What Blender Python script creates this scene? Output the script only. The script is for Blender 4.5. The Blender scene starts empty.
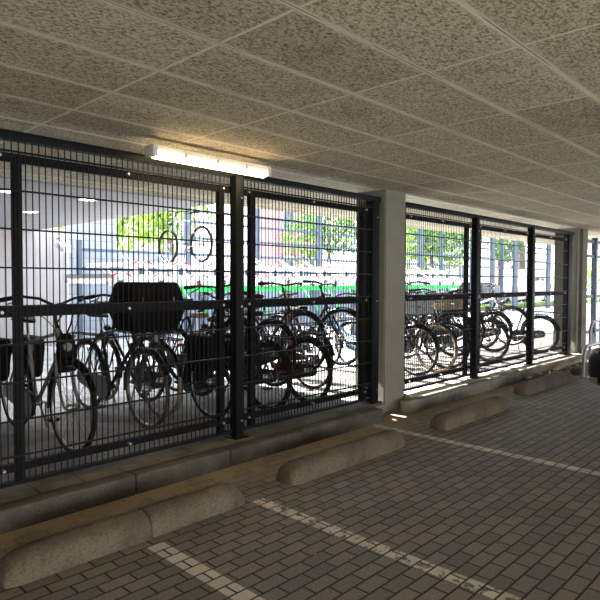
import bpy, bmesh, math, random
from mathutils import Matrix, Vector, Euler
PI = math.pi
rnd = random.Random(7)
SC = bpy.context.scene
COL = SC.collection

# ------------------------------------------------------------------ materials
def new_mat(name):
    m = bpy.data.materials.new(name); m.use_nodes = True
    nt = m.node_tree; b = nt.nodes['Principled BSDF']
    return m, nt, b

def lnk(nt, a, b): nt.links.new(a, b)

def simple(name, col, rough=.5, metal=0., noise=.25, nscale=30., bump=0., spec=.5):
    """procedural paint: base colour modulated by a noise."""
    m, nt, b = new_mat(name)
    tc = nt.nodes.new('ShaderNodeTexCoord')
    n = nt.nodes.new('ShaderNodeTexNoise'); n.inputs['Scale'].default_value = nscale; n.inputs['Detail'].default_value = 4
    r = nt.nodes.new('ShaderNodeValToRGB')
    lo = [c*(1-noise) for c in col]; hi = [min(1, c*(1+noise)) for c in col]
    r.color_ramp.elements[0].position = .3; r.color_ramp.elements[1].position = .7
    r.color_ramp.elements[0].color = (*lo, 1); r.color_ramp.elements[1].color = (*hi, 1)
    lnk(nt, tc.outputs['Object'], n.inputs['Vector']); lnk(nt, n.outputs['Fac'], r.inputs['Fac'])
    lnk(nt, r.outputs['Color'], b.inputs['Base Color'])
    b.inputs['Roughness'].default_value = rough; b.inputs['Metallic'].default_value = metal
    b.inputs['Specular IOR Level'].default_value = spec
    if bump:
        bp = nt.nodes.new('ShaderNodeBump'); bp.inputs['Strength'].default_value = bump; bp.inputs['Distance'].default_value = .01
        lnk(nt, n.outputs['Fac'], bp.inputs['Height']); lnk(nt, bp.outputs['Normal'], b.inputs['Normal'])
    return m

def emit(name, col, s):
    m, nt, b = new_mat(name)
    b.inputs['Base Color'].default_value = (*col, 1)
    b.inputs['Emission Color'].default_value = (*col, 1); b.inputs['Emission Strength'].default_value = s
    return m

def mth(nt, op, a, b=None, clamp=False):
    n = nt.nodes.new('ShaderNodeMath'); n.operation = op; n.use_clamp = clamp
    for i, v in enumerate((a, b)):
        if v is None: continue
        if isinstance(v, (int, float)): n.inputs[i].default_value = v
        else: lnk(nt, v, n.inputs[i])
    return n.outputs[0]

def mix(nt, fac, a, b, mode='MIX'):
    n = nt.nodes.new('ShaderNodeMix'); n.data_type = 'RGBA'; n.blend_type = mode
    for i, v in ((0, fac), (6, a), (7, b)):
        if isinstance(v, tuple): n.inputs[i].default_value = (*v, 1) if len(v) == 3 else v
        elif isinstance(v, (int, float)): n.inputs[i].default_value = v
        else: lnk(nt, v, n.inputs[i])
    return n.outputs[2]

def noise(nt, vec, scale, detail=4, rough=.5, dist=0.):
    n = nt.nodes.new('ShaderNodeTexNoise')
    n.inputs['Scale'].default_value = scale; n.inputs['Detail'].default_value = detail
    n.inputs['Roughness'].default_value = rough; n.inputs['Distortion'].default_value = dist
    lnk(nt, vec, n.inputs['Vector']); return n.outputs['Fac']

def mrange(nt, v, a, b, c=0., d=1.):
    n = nt.nodes.new('ShaderNodeMapRange'); n.interpolation_type = 'SMOOTHSTEP'
    lnk(nt, v, n.inputs[0])
    for i, x in enumerate((a, b, c, d)): n.inputs[i+1].default_value = x
    return n.outputs[0]

PX0, PDX = 1.609, .937      # ceiling seams
PY0, PDY = 1.087, .478
def ceiling_material():
    m, nt, b = new_mat('woodwool_panels')
    tc = nt.nodes.new('ShaderNodeTexCoord'); o = tc.outputs['Object']
    s = nt.nodes.new('ShaderNodeSeparateXYZ'); lnk(nt, o, s.inputs[0])
    u = mth(nt, 'DIVIDE', mth(nt, 'SUBTRACT', s.outputs[0], PX0), PDX)
    v = mth(nt, 'DIVIDE', mth(nt, 'SUBTRACT', s.outputs[1], PY0), PDY)
    def dist(t, w):   # metres to nearest seam
        f = mth(nt, 'FRACT', t); g = mth(nt, 'SUBTRACT', 1., f)
        return mth(nt, 'MULTIPLY', mth(nt, 'MINIMUM', f, g), w)
    du, dv = dist(u, PDX), dist(v, PDY)
    cu, cv = mth(nt, 'FLOOR', u), mth(nt, 'FLOOR', v)
    cmb = nt.nodes.new('ShaderNodeCombineXYZ'); lnk(nt, cu, cmb.inputs[0]); lnk(nt, cv, cmb.inputs[1])
    wn = nt.nodes.new('ShaderNodeTexWhiteNoise'); wn.noise_dimensions = '2D'; lnk(nt, cmb.outputs[0], wn.inputs['Vector'])
    st = nt.nodes.new('ShaderNodeMapping'); st.inputs['Scale'].default_value = (1, 1.5, 1); lnk(nt, o, st.inputs[0])
    fine = noise(nt, st.outputs[0], 52, 6, .78, .5)
    big = noise(nt, o, 2.3, 3, .55)
    mid = noise(nt, o, 12, 3, .55)
    base = mix(nt, mrange(nt, fine, .38, .57), (.17, .152, .115), (.68, .645, .525))
    cellc = mix(nt, wn.outputs['Value'], (.84, .81, .78), (1.06, 1.06, 1.02))
    c = mix(nt, 1., base, cellc, 'MULTIPLY')
    c = mix(nt, mrange(nt, big, .52, .72, 0, .45), c, mix(nt, 1., c, (.72, .62, .55), 'MULTIPLY'))
    c = mix(nt, mrange(nt, mid, .55, .75, 0, .35), c, mix(nt, 1., c, (.75, .7, .66), 'MULTIPLY'))
    # seams: smooth light chamfers, a hairline in the middle
    sv = mrange(nt, dv, .009, .022, 1, 0); su = mrange(nt, du, .006, .011, 1, 0)
    soft = mrange(nt, dv, .01, .05, .35, 0)
    seam = mth(nt, 'MAXIMUM', mth(nt, 'MAXIMUM', sv, su), soft)
    c = mix(nt, mth(nt, 'MULTIPLY', seam, .95), c, (.74, .715, .60))
    hair = mth(nt, 'MULTIPLY', mrange(nt, dv, .0015, .003, 1, 0), mrange(nt, noise(nt, o, 1.4, 2), .5, .56))
    c = mix(nt, hair, c, (.1, .09, .075))
    lnk(nt, c, b.inputs['Base Color']); b.inputs['Roughness'].default_value = .95; b.inputs['Specular IOR Level'].default_value = .1
    h = mth(nt, 'ADD', mth(nt, 'MULTIPLY', fine, 1.), mth(nt, 'MULTIPLY', seam, -.5))
    bp = nt.nodes.new('ShaderNodeBump'); bp.inputs['Strength'].default_value = .5; bp.inputs['Distance'].default_value = .012
    lnk(nt, h, bp.inputs['Height']); lnk(nt, bp.outputs['Normal'], b.inputs['Normal'])
    return m

def brick_node(nt, o):
    br = nt.nodes.new('ShaderNodeTexBrick'); lnk(nt, o, br.inputs['Vector'])
    for k, v in (('Scale', 1.), ('Mortar Size', .0065), ('Mortar Smooth', .25), ('Bias', 0.), ('Brick Width', .176), ('Row Height', .0915)):
        br.inputs[k].default_value = v
    br.inputs['Color1'].default_value = (0, 0, 0, 1); br.inputs['Color2'].default_value = (1, 1, 1, 1); br.inputs['Mortar'].default_value = (.5, .5, .5, 1)
    return br

def floor_material():
    m, nt, b = new_mat('clinker_paving')
    tc = nt.nodes.new('ShaderNodeTexCoord'); o = tc.outputs['Object']
    wob = nt.nodes.new('ShaderNodeVectorMath'); wob.operation = 'ADD'
    nn = nt.nodes.new('ShaderNodeTexNoise'); nn.inputs['Scale'].default_value = 3.; lnk(nt, o, nn.inputs['Vector'])
    sc = nt.nodes.new('ShaderNodeVectorMath'); sc.operation = 'MULTIPLY_ADD'
    lnk(nt, nn.outputs['Color'], sc.inputs[0]); sc.inputs[1].default_value = (.012, .012, 0); sc.inputs[2].default_value = (-.006, -.006, 0)
    lnk(nt, o, wob.inputs[0]); lnk(nt, sc.outputs[0], wob.inputs[1])
    br = brick_node(nt, wob.outputs[0])
    c = mix(nt, br.outputs['Color'], (.14, .136, .131), (.225, .204, .177))
    fine = noise(nt, o, 90, 5, .6)
    c = mix(nt, mrange(nt, fine, .35, .7, 0, .8), c, mix(nt, 1., c, (.5, .5, .5), 'MULTIPLY'))
    big = noise(nt, o, 1.1, 4, .6)
    c = mix(nt, mrange(nt, big, .5, .72, 0, .4), c, (.15, .13, .105))
    spk = noise(nt, o, 38, 2, .5)
    c = mix(nt, mrange(nt, spk, .73, .78, 0, .6), c, (.42, .40, .36))
    c = mix(nt, br.outputs['Fac'], c, (.016, .015, .013))
    # sand washed up against the kerb
    s = nt.nodes.new('ShaderNodeSeparateXYZ'); lnk(nt, o, s.inputs[0])
    sn = noise(nt, o, 3.5, 5, .6)
    yy = mth(nt, 'ADD', s.outputs[1], mth(nt, 'MULTIPLY', mth(nt, 'SUBTRACT', sn, .5), 1.2))
    sand = mth(nt, 'MULTIPLY', mrange(nt, yy, 3.36, 3.58, 0, .95), mrange(nt, s.outputs[1], 3.0, 3.3))
    near = mrange(nt, s.outputs[1], 3.05, 3.3, 0, .4)
    c = mix(nt, near, c, (.25, .205, .15))
    sc_ = mix(nt, noise(nt, o, 60, 4, .6), (.17, .125, .08), (.37, .295, .205))
    c = mix(nt, sand, c, sc_)
    lnk(nt, c, b.inputs['Base Color']); b.inputs['Roughness'].default_value = .68; b.inputs['Specular IOR Level'].default_value = .35
    h = mth(nt, 'SUBTRACT', mth(nt, 'MULTIPLY', fine, .2), mth(nt, 'MULTIPLY', br.outputs['Fac'], mth(nt, 'SUBTRACT', 1.1, sand)))
    bp = nt.nodes.new('ShaderNodeBump'); bp.inputs['Strength'].default_value = .6; bp.inputs['Distance'].default_value = .008
    lnk(nt, h, bp.inputs['Height']); lnk(nt, bp.outputs['Normal'], b.inputs['Normal'])
    return m

def line_material(name, lo, hi, strength=1.):
    m, nt, b = new_mat(name)
    tc = nt.nodes.new('ShaderNodeTexCoord'); o = tc.outputs['Object']
    br = brick_node(nt, o)
    wear = noise(nt, o, 14, 6, .65)
    c = mix(nt, br.outputs['Color'], (.42, .38, .34), (.56, .52, .47))
    lnk(nt, c, b.inputs['Base Color']); b.inputs['Roughness'].default_value = .7
    a = mth(nt, 'MULTIPLY', mrange(nt, wear, lo, hi, 0, strength), mth(nt, 'SUBTRACT', 1., br.outputs['Fac']))
    lnk(nt, a, b.inputs['Alpha'])
    return m

def concrete(name, col, spk=(.1, .1, .1), sscale=60, big=.3, rough=.9, bump=.35, sp=(.58, .75)):
    m, nt, b = new_mat(name)
    tc = nt.nodes.new('ShaderNodeTexCoord'); o = tc.outputs['Object']
    c = mix(nt, mrange(nt, noise(nt, o, 3, 5, .65), .3, .7), tuple(x*(1-big) for x in col), tuple(min(1, x*(1+big*.6)) for x in col))
    f = noise(nt, o, sscale, 4, .7)
    c = mix(nt, mrange(nt, f, sp[0], sp[1], 0, .6), c, spk)
    lnk(nt, c, b.inputs['Base Color']); b.inputs['Roughness'].default_value = rough; b.inputs['Specular IOR Level'].default_value = .25
    bp = nt.nodes.new('ShaderNodeBump'); bp.inputs['Strength'].default_value = bump; bp.inputs['Distance'].default_value = .006
    lnk(nt, f, bp.inputs['Height']); lnk(nt, bp.outputs['Normal'], b.inputs['Normal'])
    return m

def striped_wall(name, a_, b_, pitch=.3):
    m, nt, b = new_mat(name)
    tc = nt.nodes.new('ShaderNodeTexCoord'); s = nt.nodes.new('ShaderNodeSeparateXYZ'); lnk(nt, tc.outputs['Object'], s.inputs[0])
    f = mth(nt, 'FRACT', mth(nt, 'DIVIDE', s.outputs[0], pitch))
    c = mix(nt, mrange(nt, f, .0, .10, 1, 0), a_, b_)
    c = mix(nt, mrange(nt, noise(nt, tc.outputs['Object'], 2, 3), .4, .7, 0, .2), c, b_)
    lnk(nt, c, b.inputs['Base Color']); b.inputs['Roughness'].default_value = .6
    return m

def masonry(name, c1, c2, mortar, w=.22, h=.075):
    m, nt, b = new_mat(name)
    tc = nt.nodes.new('ShaderNodeTexCoord')
    mp = nt.nodes.new('ShaderNodeMapping'); mp.inputs['Rotation'].default_value = (PI/2, 0, 0); lnk(nt, tc.outputs['Object'], mp.inputs[0])
    br = nt.nodes.new('ShaderNodeTexBrick'); lnk(nt, mp.outputs[0], br.inputs['Vector'])
    for k, v in (('Scale', 1.), ('Mortar Size', .008), ('Brick Width', w), ('Row Height', h)): br.inputs[k].default_value = v
    br.inputs['Color1'].default_value = (*c1, 1); br.inputs['Color2'].default_value = (*c2, 1); br.inputs['Mortar'].default_value = (*mortar, 1)
    lnk(nt, br.outputs['Color'], b.inputs['Base Color']); b.inputs['Roughness'].default_value = .9
    return m

def leafmat(name, c1, c2):
    m, nt, b = new_mat(name)
    tc = nt.nodes.new('ShaderNodeTexCoord')
    c = mix(nt, mrange(nt, noise(nt, tc.outputs['Object'], 2.5, 4), .35, .65), c1, c2)
    lnk(nt, c, b.inputs['Base Color']); b.inputs['Roughness'].default_value = .6
    tr = nt.nodes.new('ShaderNodeBsdfTranslucent'); lnk(nt, c, tr.inputs['Color'])
    ms = nt.nodes.new('ShaderNodeMixShader'); ms.inputs[0].default_value = .45
    out = nt.nodes['Material Output']
    lnk(nt, b.outputs[0], ms.inputs[1]); lnk(nt, tr.outputs[0], ms.inputs[2]); lnk(nt, ms.outputs[0], out.inputs['Surface'])
    return m

M = {}
M['ceil'] = ceiling_material(); M['floor'] = floor_material()
M['line'] = line_material('line_paint', .30, .36); M['line_worn'] = line_material('worn_line_paint', .37, .50); M['line_c'] = line_material('bay_line_paint', .33, .43); M['line_faint'] = line_material('faint_line_paint', .47, .58, .8)
M['slab'] = concrete('cage_slab', (.50, .49, .48), (.3, .3, .3), 40)
M['slab_shaded'] = concrete('cage_slab_shaded', (.19, .185, .178), (.1, .1, .1), 40, .35)  # shade under the roof put into a darker slab colour
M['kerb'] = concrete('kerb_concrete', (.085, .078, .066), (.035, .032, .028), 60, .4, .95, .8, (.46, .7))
M['stop'] = concrete('stop_block_concrete', (.112, .092, .068), (.042, .034, .025), 75, .45, .95, 1., (.44, .66))
M['column'] = concrete('painted_concrete', (.19, .181, .154), (.15, .142, .122), 50, .10)
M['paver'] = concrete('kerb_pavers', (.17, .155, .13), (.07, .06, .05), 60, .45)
M['paver_sunlit'] = concrete('sunlit_kerb_pavers', (.62, .58, .53), (.4, .37, .33), 50, .2)  # sunlight on the far kerb painted in as a lighter paver colour
M['kerb_sunlit'] = concrete('sunlit_kerb_concrete', (.20, .185, .16), (.1, .09, .08), 60, .3)  # far kerb stones lightened too, sunshine put into the colour
M['steel'] = simple('anthracite_steel', (.0026, .0036, .0046), .6, 0, .25, 12, 0, .14)
M['wire'] = simple('dark_wire', (.005, .0055, .006), .55, 0, .2, 12, 0, .14)
M['bolt'] = simple('zinc_bolt', (.30, .30, .29), .45, 1., .1)
M['bluesteel'] = simple('blue_grey_steel', (.05, .078, .12), .5, 0, .15, 5)
M['white'] = simple('white_paint', (.75, .75, .76), .5, 0, .06)
M['plaster'] = simple('white_plaster', (.62, .61, .63), .85, 0, .05, 3)
M['soffit'] = simple('grey_soffit', (.36, .36, .38), .85, 0, .06, 2)
M['panelwall'] = striped_wall('white_panel_wall', (.43, .405, .405), (.27, .255, .262))
M['black'] = simple('black_paint', (.005, .005, .0055), .32, 0, .3, 20, 0, .35)
M['matt'] = simple('matt_black', (.006, .006, .006), .7, 0, .3, 20, 0, .2)
M['rubber'] = simple('tyre_rubber', (.008, .0075, .007), .8, 0, .3, 40, 0, .2)
M['browntyre'] = simple('tan_tyre', (.19, .14, .095), .8, 0, .25, 40)
M['dirtytyre'] = simple('dusty_tyre', (.055, .04, .03), .85, 0, .3, 30)
M['chrome'] = simple('bright_metal', (.62, .62, .62), .22, 1., .1)
M['alu'] = simple('grey_aluminium', (.36, .36, .36), .38, 1., .15)
M['darkalu'] = simple('dark_spokes', (.10, .10, .10), .4, .8, .15)
M['silver'] = simple('silver_paint', (.22, .225, .23), .35, .5, .1)
M['whiteframe'] = simple('white_bike_paint', (.80, .81, .83), .3, 0, .05)
M['redframe'] = simple('red_bike_paint', (.16, .012, .02), .35, 0, .15)
M['blueframe'] = simple('blue_bike_paint', (.05, .12, .25), .35, 0, .15)
M['leather'] = simple('brown_leather', (.16, .085, .04), .5, 0, .3, 25)
M['canvas'] = simple('black_canvas', (.004, .004, .0045), .85, 0, .4, 60, .3, .15)
M['wood'] = simple('weathered_wood', (.40, .30, .21), .75, 0, .3, 14)
M['greycrate'] = simple('grey_plastic', (.36, .38, .40), .5, 0, .1)
M['green'] = simple('rack_green', (.01, .55, .09), .45, 0, .1)
M['red'] = simple('reflector_red', (.62, .015, .03), .35, 0, .1)
M['orange'] = simple('reflector_orange', (.9, .33, .02), .35, 0, .1)
M['taillight'] = simple('tail_lamp_red', (.22, .008, .012), .35, 0, .1)
M['navy'] = simple('slate_blue_block', (.045, .065, .11), .5, 0, .15)
M['lens'] = simple('lamp_lens', (.16, .16, .15), .15, 0, .05)
M['lowwall'] = concrete('grey_blue_wall', (.17, .20, .245), (.14, .16, .2), 8, .15)
M['blockwall'] = masonry('white_blocks', (.30, .32, .36), (.25, .27, .31), (.18, .19, .21), .6, .2)
M['brick'] = masonry('pink_brick', (.50, .22, .24), (.42, .17, .2), (.62, .5, .5))
M['render'] = simple('white_render', (.75, .75, .76), .9, 0, .04, 2)
M['pane'] = simple('window_glass', (.10, .13, .17), .1, 0, .2, 2)
M['leaf1'] = leafmat('leaf_green', (.13, .24, .04), (.28, .40, .09))
M['leaf2'] = leafmat('leaf_dark', (.06, .15, .04), (.17, .30, .08))
M['bark'] = simple('bark', (.12, .085, .06), .9, 0, .4, 12)
M['grass'] = leafmat('grass_green', (.14, .24, .05), (.26, .36, .10))
M['asphalt'] = concrete('pale_paving', (.30, .30, .29), (.22, .22, .22), 30, .12)
M['carpaint'] = simple('black_car_paint', (.0025, .0025, .003), .3, 0, .1, 3, 0, .07)
M['carglass'] = simple('tinted_glass', (.012, .014, .016), .06, 0, .1, 3, 0, .6)
M['greycar'] = simple('dark_grey_car_paint', (.045, .05, .055), .2, 0, .1)
M['vanpaint'] = simple('white_van_paint', (.80, .80, .80), .3, 0, .03)
M['lettering'] = simple('grey_lettering', (.22, .23, .26), .6, 0, .1)
M['rail'] = simple('galvanised_tube', (.30, .30, .30), .4, .6, .2, 20)
M['rubble'] = concrete('broken_brick', (.42, .38, .33), (.2, .17, .15), 40, .3)
M['dryleaf'] = simple('dry_leaf', (.25, .15, .05), .8, 0, .5, 50)
M['tube'] = emit('lamp_diffuser', (1., .72, .38), 15.)
M['down'] = emit('downlight_glow', (1., .97, .92), 6.)
M['lamphouse'] = simple('grey_white_housing', (.52, .50, .45), .6, 0, .05)

# ------------------------------------------------------------------ mesh helpers
def B(): return bmesh.new()

def box(bm, x0, x1, y0, y1, z0, z1, mat=None):
    vs = [bm.verts.new((x, y, z)) for z in (z0, z1) for (x, y) in ((x0, y0), (x1, y0), (x1, y1), (x0, y1))]
    if mat is not None:
        for v in vs: v.co = mat @ v.co
    fs = [(3, 2, 1, 0), (4, 5, 6, 7), (0, 1, 5, 4), (1, 2, 6, 5), (2, 3, 7, 6), (3, 0, 4, 7)]
    return [bm.faces.new([vs[i] for i in f]) for f in fs]

def bevel(bm, w, seg=2):
    bmesh.ops.bevel(bm, geom=list(bm.edges), offset=w, segments=seg, affect='EDGES', profile=.5, clamp_overlap=True)

def tube(bm, pts, r, n=8, closed=False, cap=True):
    pts = [Vector(p) for p in pts]; N = len(pts)
    rs = r if isinstance(r, (list, tuple)) else [r]*N
    rings = []; prev = None
    for i, p in enumerate(pts):
        if closed: t = (pts[(i+1) % N]-pts[i-1])
        else: t = pts[min(i+1, N-1)]-pts[max(i-1, 0)]
        t.normalize()
        if prev is None:
            a = Vector((0, 0, 1)) if abs(t.z) < .9 else Vector((1, 0, 0))
            u = t.cross(a).normalized()
        else:
            u = (prev - t*prev.dot(t)).normalized()
        prev = u; w = t.cross(u)
        rings.append([bm.verts.new(p + (u*math.cos(2*PI*k/n)+w*math.sin(2*PI*k/n))*rs[i]) for k in range(n)])
    for i in range(N if closed else N-1):
        a, b_ = rings[i], rings[(i+1) % N]
        for k in range(n): bm.faces.new((a[k], a[(k+1) % n], b_[(k+1) % n], b_[k]))
    if cap and not closed:
        bm.faces.new(rings[0][::-1]); bm.faces.new(rings[-1])

def bez(p0, p1, p2, n=6):
    p0, p1, p2 = Vector(p0), Vector(p1), Vector(p2)
    return [(1-t)**2*p0+2*t*(1-t)*p1+t*t*p2 for t in [i/n for i in range(n+1)]]

def torus(bm, c, R, r, N=44, n=8, ry=None):
    """wheel-plane torus: axis along Y."""
    c = Vector(c); ry = ry or r; rings = []
    for i in range(N):
        a = 2*PI*i/N
        rings.append([bm.verts.new(c+Vector(((R+r*math.cos(2*PI*k/n))*math.cos(a), ry*math.sin(2*PI*k/n), (R+r*math.cos(2*PI*k/n))*math.sin(a)))) for k in range(n)])
    for i in range(N):
        a, b_ = rings[i], rings[(i+1) % N]
        for k in range(n): bm.faces.new((a[k], a[(k+1) % n], b_[(k+1) % n], b_[k]))

def prism(bm, poly, y0, y1):
    """polygon in xz extruded along y."""
    a = [bm.verts.new((x, y0, z)) for x, z in poly]; b_ = [bm.verts.new((x, y1, z)) for x, z in poly]
    n = len(poly)
    bm.faces.new(a[::-1]); bm.faces.new(b_)
    for i in range(n): bm.faces.new((a[i], a[(i+1) % n], b_[(i+1) % n], b_[i]))

def loft(bm, sections, cap=True):
    rs = [[bm.verts.new(p) for p in s] for s in sections]
    n = len(rs[0])
    for a, b_ in zip(rs, rs[1:]):
        for k in range(n): bm.faces.new((a[k], a[(k+1) % n], b_[(k+1) % n], b_[k]))
    if cap: bm.faces.new(rs[0][::-1]); bm.faces.new(rs[-1])

def link(name, me, parent=None):
    o = bpy.data.objects.new(name, me); COL.objects.link(o)
    if parent is not None: o.parent = parent
    return o

def obj(name, bm, mat, parent=None, smooth=True, xf=None):
    if xf is not None: bmesh.ops.transform(bm, matrix=xf, verts=bm.verts)
    bmesh.ops.recalc_face_normals(bm, faces=bm.faces)
    me = bpy.data.meshes.new(name); bm.to_mesh(me); bm.free()
    me.materials.append(mat)
    if smooth:
        for p in me.polygons: p.use_smooth = True
        try: me.set_sharp_from_angle(angle=math.radians(38))
        except Exception: pass
    return link(name, me, parent)

def tag(o, label, cat, group=None, kind=None):
    if label: o['label'] = label
    if cat: o['category'] = cat
    if group: o['group'] = group
    if kind: o['kind'] = kind
    return o

def thing(name, label, cat, loc=(0, 0, 0), rot=(0, 0, 0), group=None):
    o = link(name, None); o.location = loc; o.rotation_euler = rot; o.empty_display_size = .1
    return tag(o, label, cat, group)

def struct(name, bm, mat, smooth=False):
    o = obj(name, bm, mat, None, smooth); o['kind'] = 'structure'; return o

def rebase(o):
    """move a top-level mesh's origin to the middle of its base."""
    me = o.data; xs = [v.co for v in me.vertices]
    c = Vector(((min(v.x for v in xs)+max(v.x for v in xs))/2, (min(v.y for v in xs)+max(v.y for v in xs))/2, min(v.z for v in xs)))
    me.transform(Matrix.Translation(-c)); o.location = c; return o

# ------------------------------------------------------------------ setting
CZ = 2.545; FY = 3.92; GZ = .125
bm = B(); box(bm, -9, 13.4, -9, 3.88, -.2, 0); box(bm, 13.4, 46, -9, 3.88, -.2, 0); struct('floor', bm, M['floor'])
bm = B(); box(bm, -9, 20, -9, 6.2, CZ, CZ+.3); struct('ceiling', bm, M['ceil'])
bm = B(); box(bm, -9, 46, 3.88, 5.95, -.2, GZ); struct('floor_cage', bm, M['slab_shaded'])
bm = B(); box(bm, -9, 46, 5.95, 12.6, -.2, GZ); struct('floor_annex', bm, M['slab'])
bm = B(); box(bm, -3, 4.8, 6.2, 12.35, 2.53, 2.75); struct('ceiling_annex', bm, M['soffit'])
bm = B(); box(bm, -3, 5.5, 12.2, 12.35, GZ, 2.6); struct('wall_back', bm, M['panelwall'])
bm = B(); box(bm, -3.2, -3, 3.9, 12.35, GZ, 2.75); struct('wall_left', bm, M['plaster'])
bm = B(); box(bm, -9.2, -9, -9, 6.2, 0, CZ); struct('wall_far_left', bm, M['plaster'])
bm = B(); box(bm, 5.6, 8.3, 12.4, 12.6, GZ, 2.15); box(bm, 5.6, 6.75, 12.42, 12.58, 2.15, 3.1); struct('wall_annex_side', bm, M['blockwall'])
bm = B(); box(bm, 8.3, 22, 12.4, 12.6, GZ, 1.25); struct('wall_low', bm, M['lowwall'])

# painted bay lines
def pline(name, x0, x1, y0, y1, mat, label):
    bm = B(); vs = [bm.verts.new(p) for p in ((x0, y0, .0025), (x1, y0, .0025), (x1, y1, .0025), (x0, y1, .0025))]; bm.faces.new(vs)
    o = obj(name, bm, mat, None, False); tag(o, label, 'line marking', 'painted lines between the parking bays'); return o
pline('parking_line', 1.71, 1.815, -4, 2.84, M['line'], 'crisp white painted line on paving, nearest the viewer')
pline('parking_line', 2.57, 2.67, -4, 2.92, M['line_worn'], 'worn white bay line starting at gap between the two nearest stop blocks')
pline('parking_line', 4.80, 4.90, -4, 3.62, M['line_c'], 'white bay line running from the foot of the large concrete column')
pline('parking_line', 7.06, 7.15, -4, 3.16, M['line_faint'], 'faint almost worn away bay line by the farthest stop block')

# columns
def column(x0, x1, y0, y1, label):
    bm = B(); box(bm, x0, x1, y0, y1, 0, CZ)
    bmesh.ops.bevel(bm, geom=[e for e in bm.edges if abs(e.verts[0].co.z-e.verts[1].co.z) > 1], offset=.012, segments=2, affect='EDGES')
    o = obj('concrete_column', bm, M['column']); rebase(o); tag(o, label, 'column', 'concrete columns carrying the ceiling'); return o
column(5.40, 5.81, 3.85, 4.28, 'square beige concrete column between the two fence bays')
column(11.66, 11.80, 3.85, 4.28, 'far concrete column at right end of the second fence bay')
bm = B(); box(bm, 11.98, 12.26, 3.85, 4.28, 0, CZ); box(bm, 11.80, 11.98, 4.05, 4.28, 0, CZ); struct('wall_pier', bm, M['column'])
bm = B(); tube(bm, [(11.885, 3.93, .02), (11.885, 3.93, 2.38)], .045, 12)
o = obj('drain_pipe', bm, M['white']); tag(o, 'white vertical drain pipe in the recess beside the far column', 'pipe'); 
bm = B(); tube(bm, [(11.885, 3.93, 2.36), (11.885, 3.93, 2.5)], .06, 12); obj('pipe_collar', bm, M['matt'], o)
bm = B(); tube(bm, [(11.885, 3.91, .50), (11.885, 3.91, .56)], .055, 12); obj('pipe_bracket', bm, M['matt'], o)

# kerbs
def kerb(xs, label, x_pave, mk='kerb', mp='paver'):
    t = thing('raised_kerb', label, 'kerb', ((xs[0]+xs[-1])/2, 3.75, 0), group='kerbs carrying the fence'); ox = t.location.x
    for a, b_ in zip(xs, xs[1:]):
        bm = B(); box(bm, a+.004-ox, b_-.004-ox, -.14+rnd.uniform(-.006, .006), -.005, -.02, GZ+.012+rnd.uniform(-.004, .004)); bevel(bm, .015)
        obj('kerb_stone', bm, M[mk], t)
    x = x_pave[0]
    bm = B()
    while x < x_pave[1]-.05:
        w = min(.30, x_pave[1]-x)
        box(bm, x+.004-ox, x+w-.004-ox, .0, .30, .03, GZ+rnd.uniform(.001, .010)); x += w
    bevel(bm, .004, 1); obj('paving_slabs', bm, M[mp], t)
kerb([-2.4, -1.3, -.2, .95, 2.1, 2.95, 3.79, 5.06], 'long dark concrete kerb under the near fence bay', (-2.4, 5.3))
kerb([5.56, 6.6, 7.6, 8.6, 9.6, 10.6, 11.62], 'sunlit concrete kerb under the far fence bay', (5.84, 11.62), 'kerb_sunlit', 'paver_sunlit')

# rounded stop blocks
def stop_block(x0, x1, label, h=.14, c0=.11, c1=.11, mat='stop', y=3.03, seams=()):
    bm = B(); L = x1-x0; secs = []
    us = [c0*k for k in (0, .1, .3, .6, 1)] + [c0+(L-c0-c1)*k/8 for k in range(1, 8)] + [L-c1*k for k in (1, .6, .3, .1, 0)]
    for u in us:
        e = min(u/c0, (L-u)/c1); f = 1. if e >= 1 else math.sqrt(max(0, 1-(1-e)**2))
        cc = c0 if u < L/2 else c1
        lo_ = .30 if cc > .05 else .88
        f = f*(1-lo_)+lo_
        w, hh = .115*(.55+.45*f), h*f
        prof = []
        for k in range(13):
            a = PI*k/12
            px = -math.cos(a)*w; pz = hh*(math.sin(a)**.62)
            prof.append((u, px+.015*math.sin(5*u+k)*.3, pz+rnd.uniform(-.002, .002)))
        prof += [(u, w, -.01), (u, -w, -.01)]
        secs.append(prof)
    loft(bm, secs)
    o = obj('stop_block', bm, M[mat]); o.location = (x0, y, 0)
    tag(o, label, 'stop block', 'rounded concrete wheel stops along the kerb')
    return o
stop_block(1.0, 1.80, 'rounded concrete stop block at lower left edge, nearest of all', c0=.16, c1=.015)
stop_block(1.805, 2.53, 'rounded concrete stop block touching right end of the nearest block', c0=.015)
stop_block(2.98, 4.47, 'long rounded stop block between worn line and column line')
stop_block(5.17, 6.68, 'rounded stop block just right of the large column foot')
stop_block(7.58, 9.32, 'rounded stop block in front of the loose rubble', y=3.2)
stop_block(9.72, 11.1, 'pale sunlit stop block behind the steel hoop', y=3.2)

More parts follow.
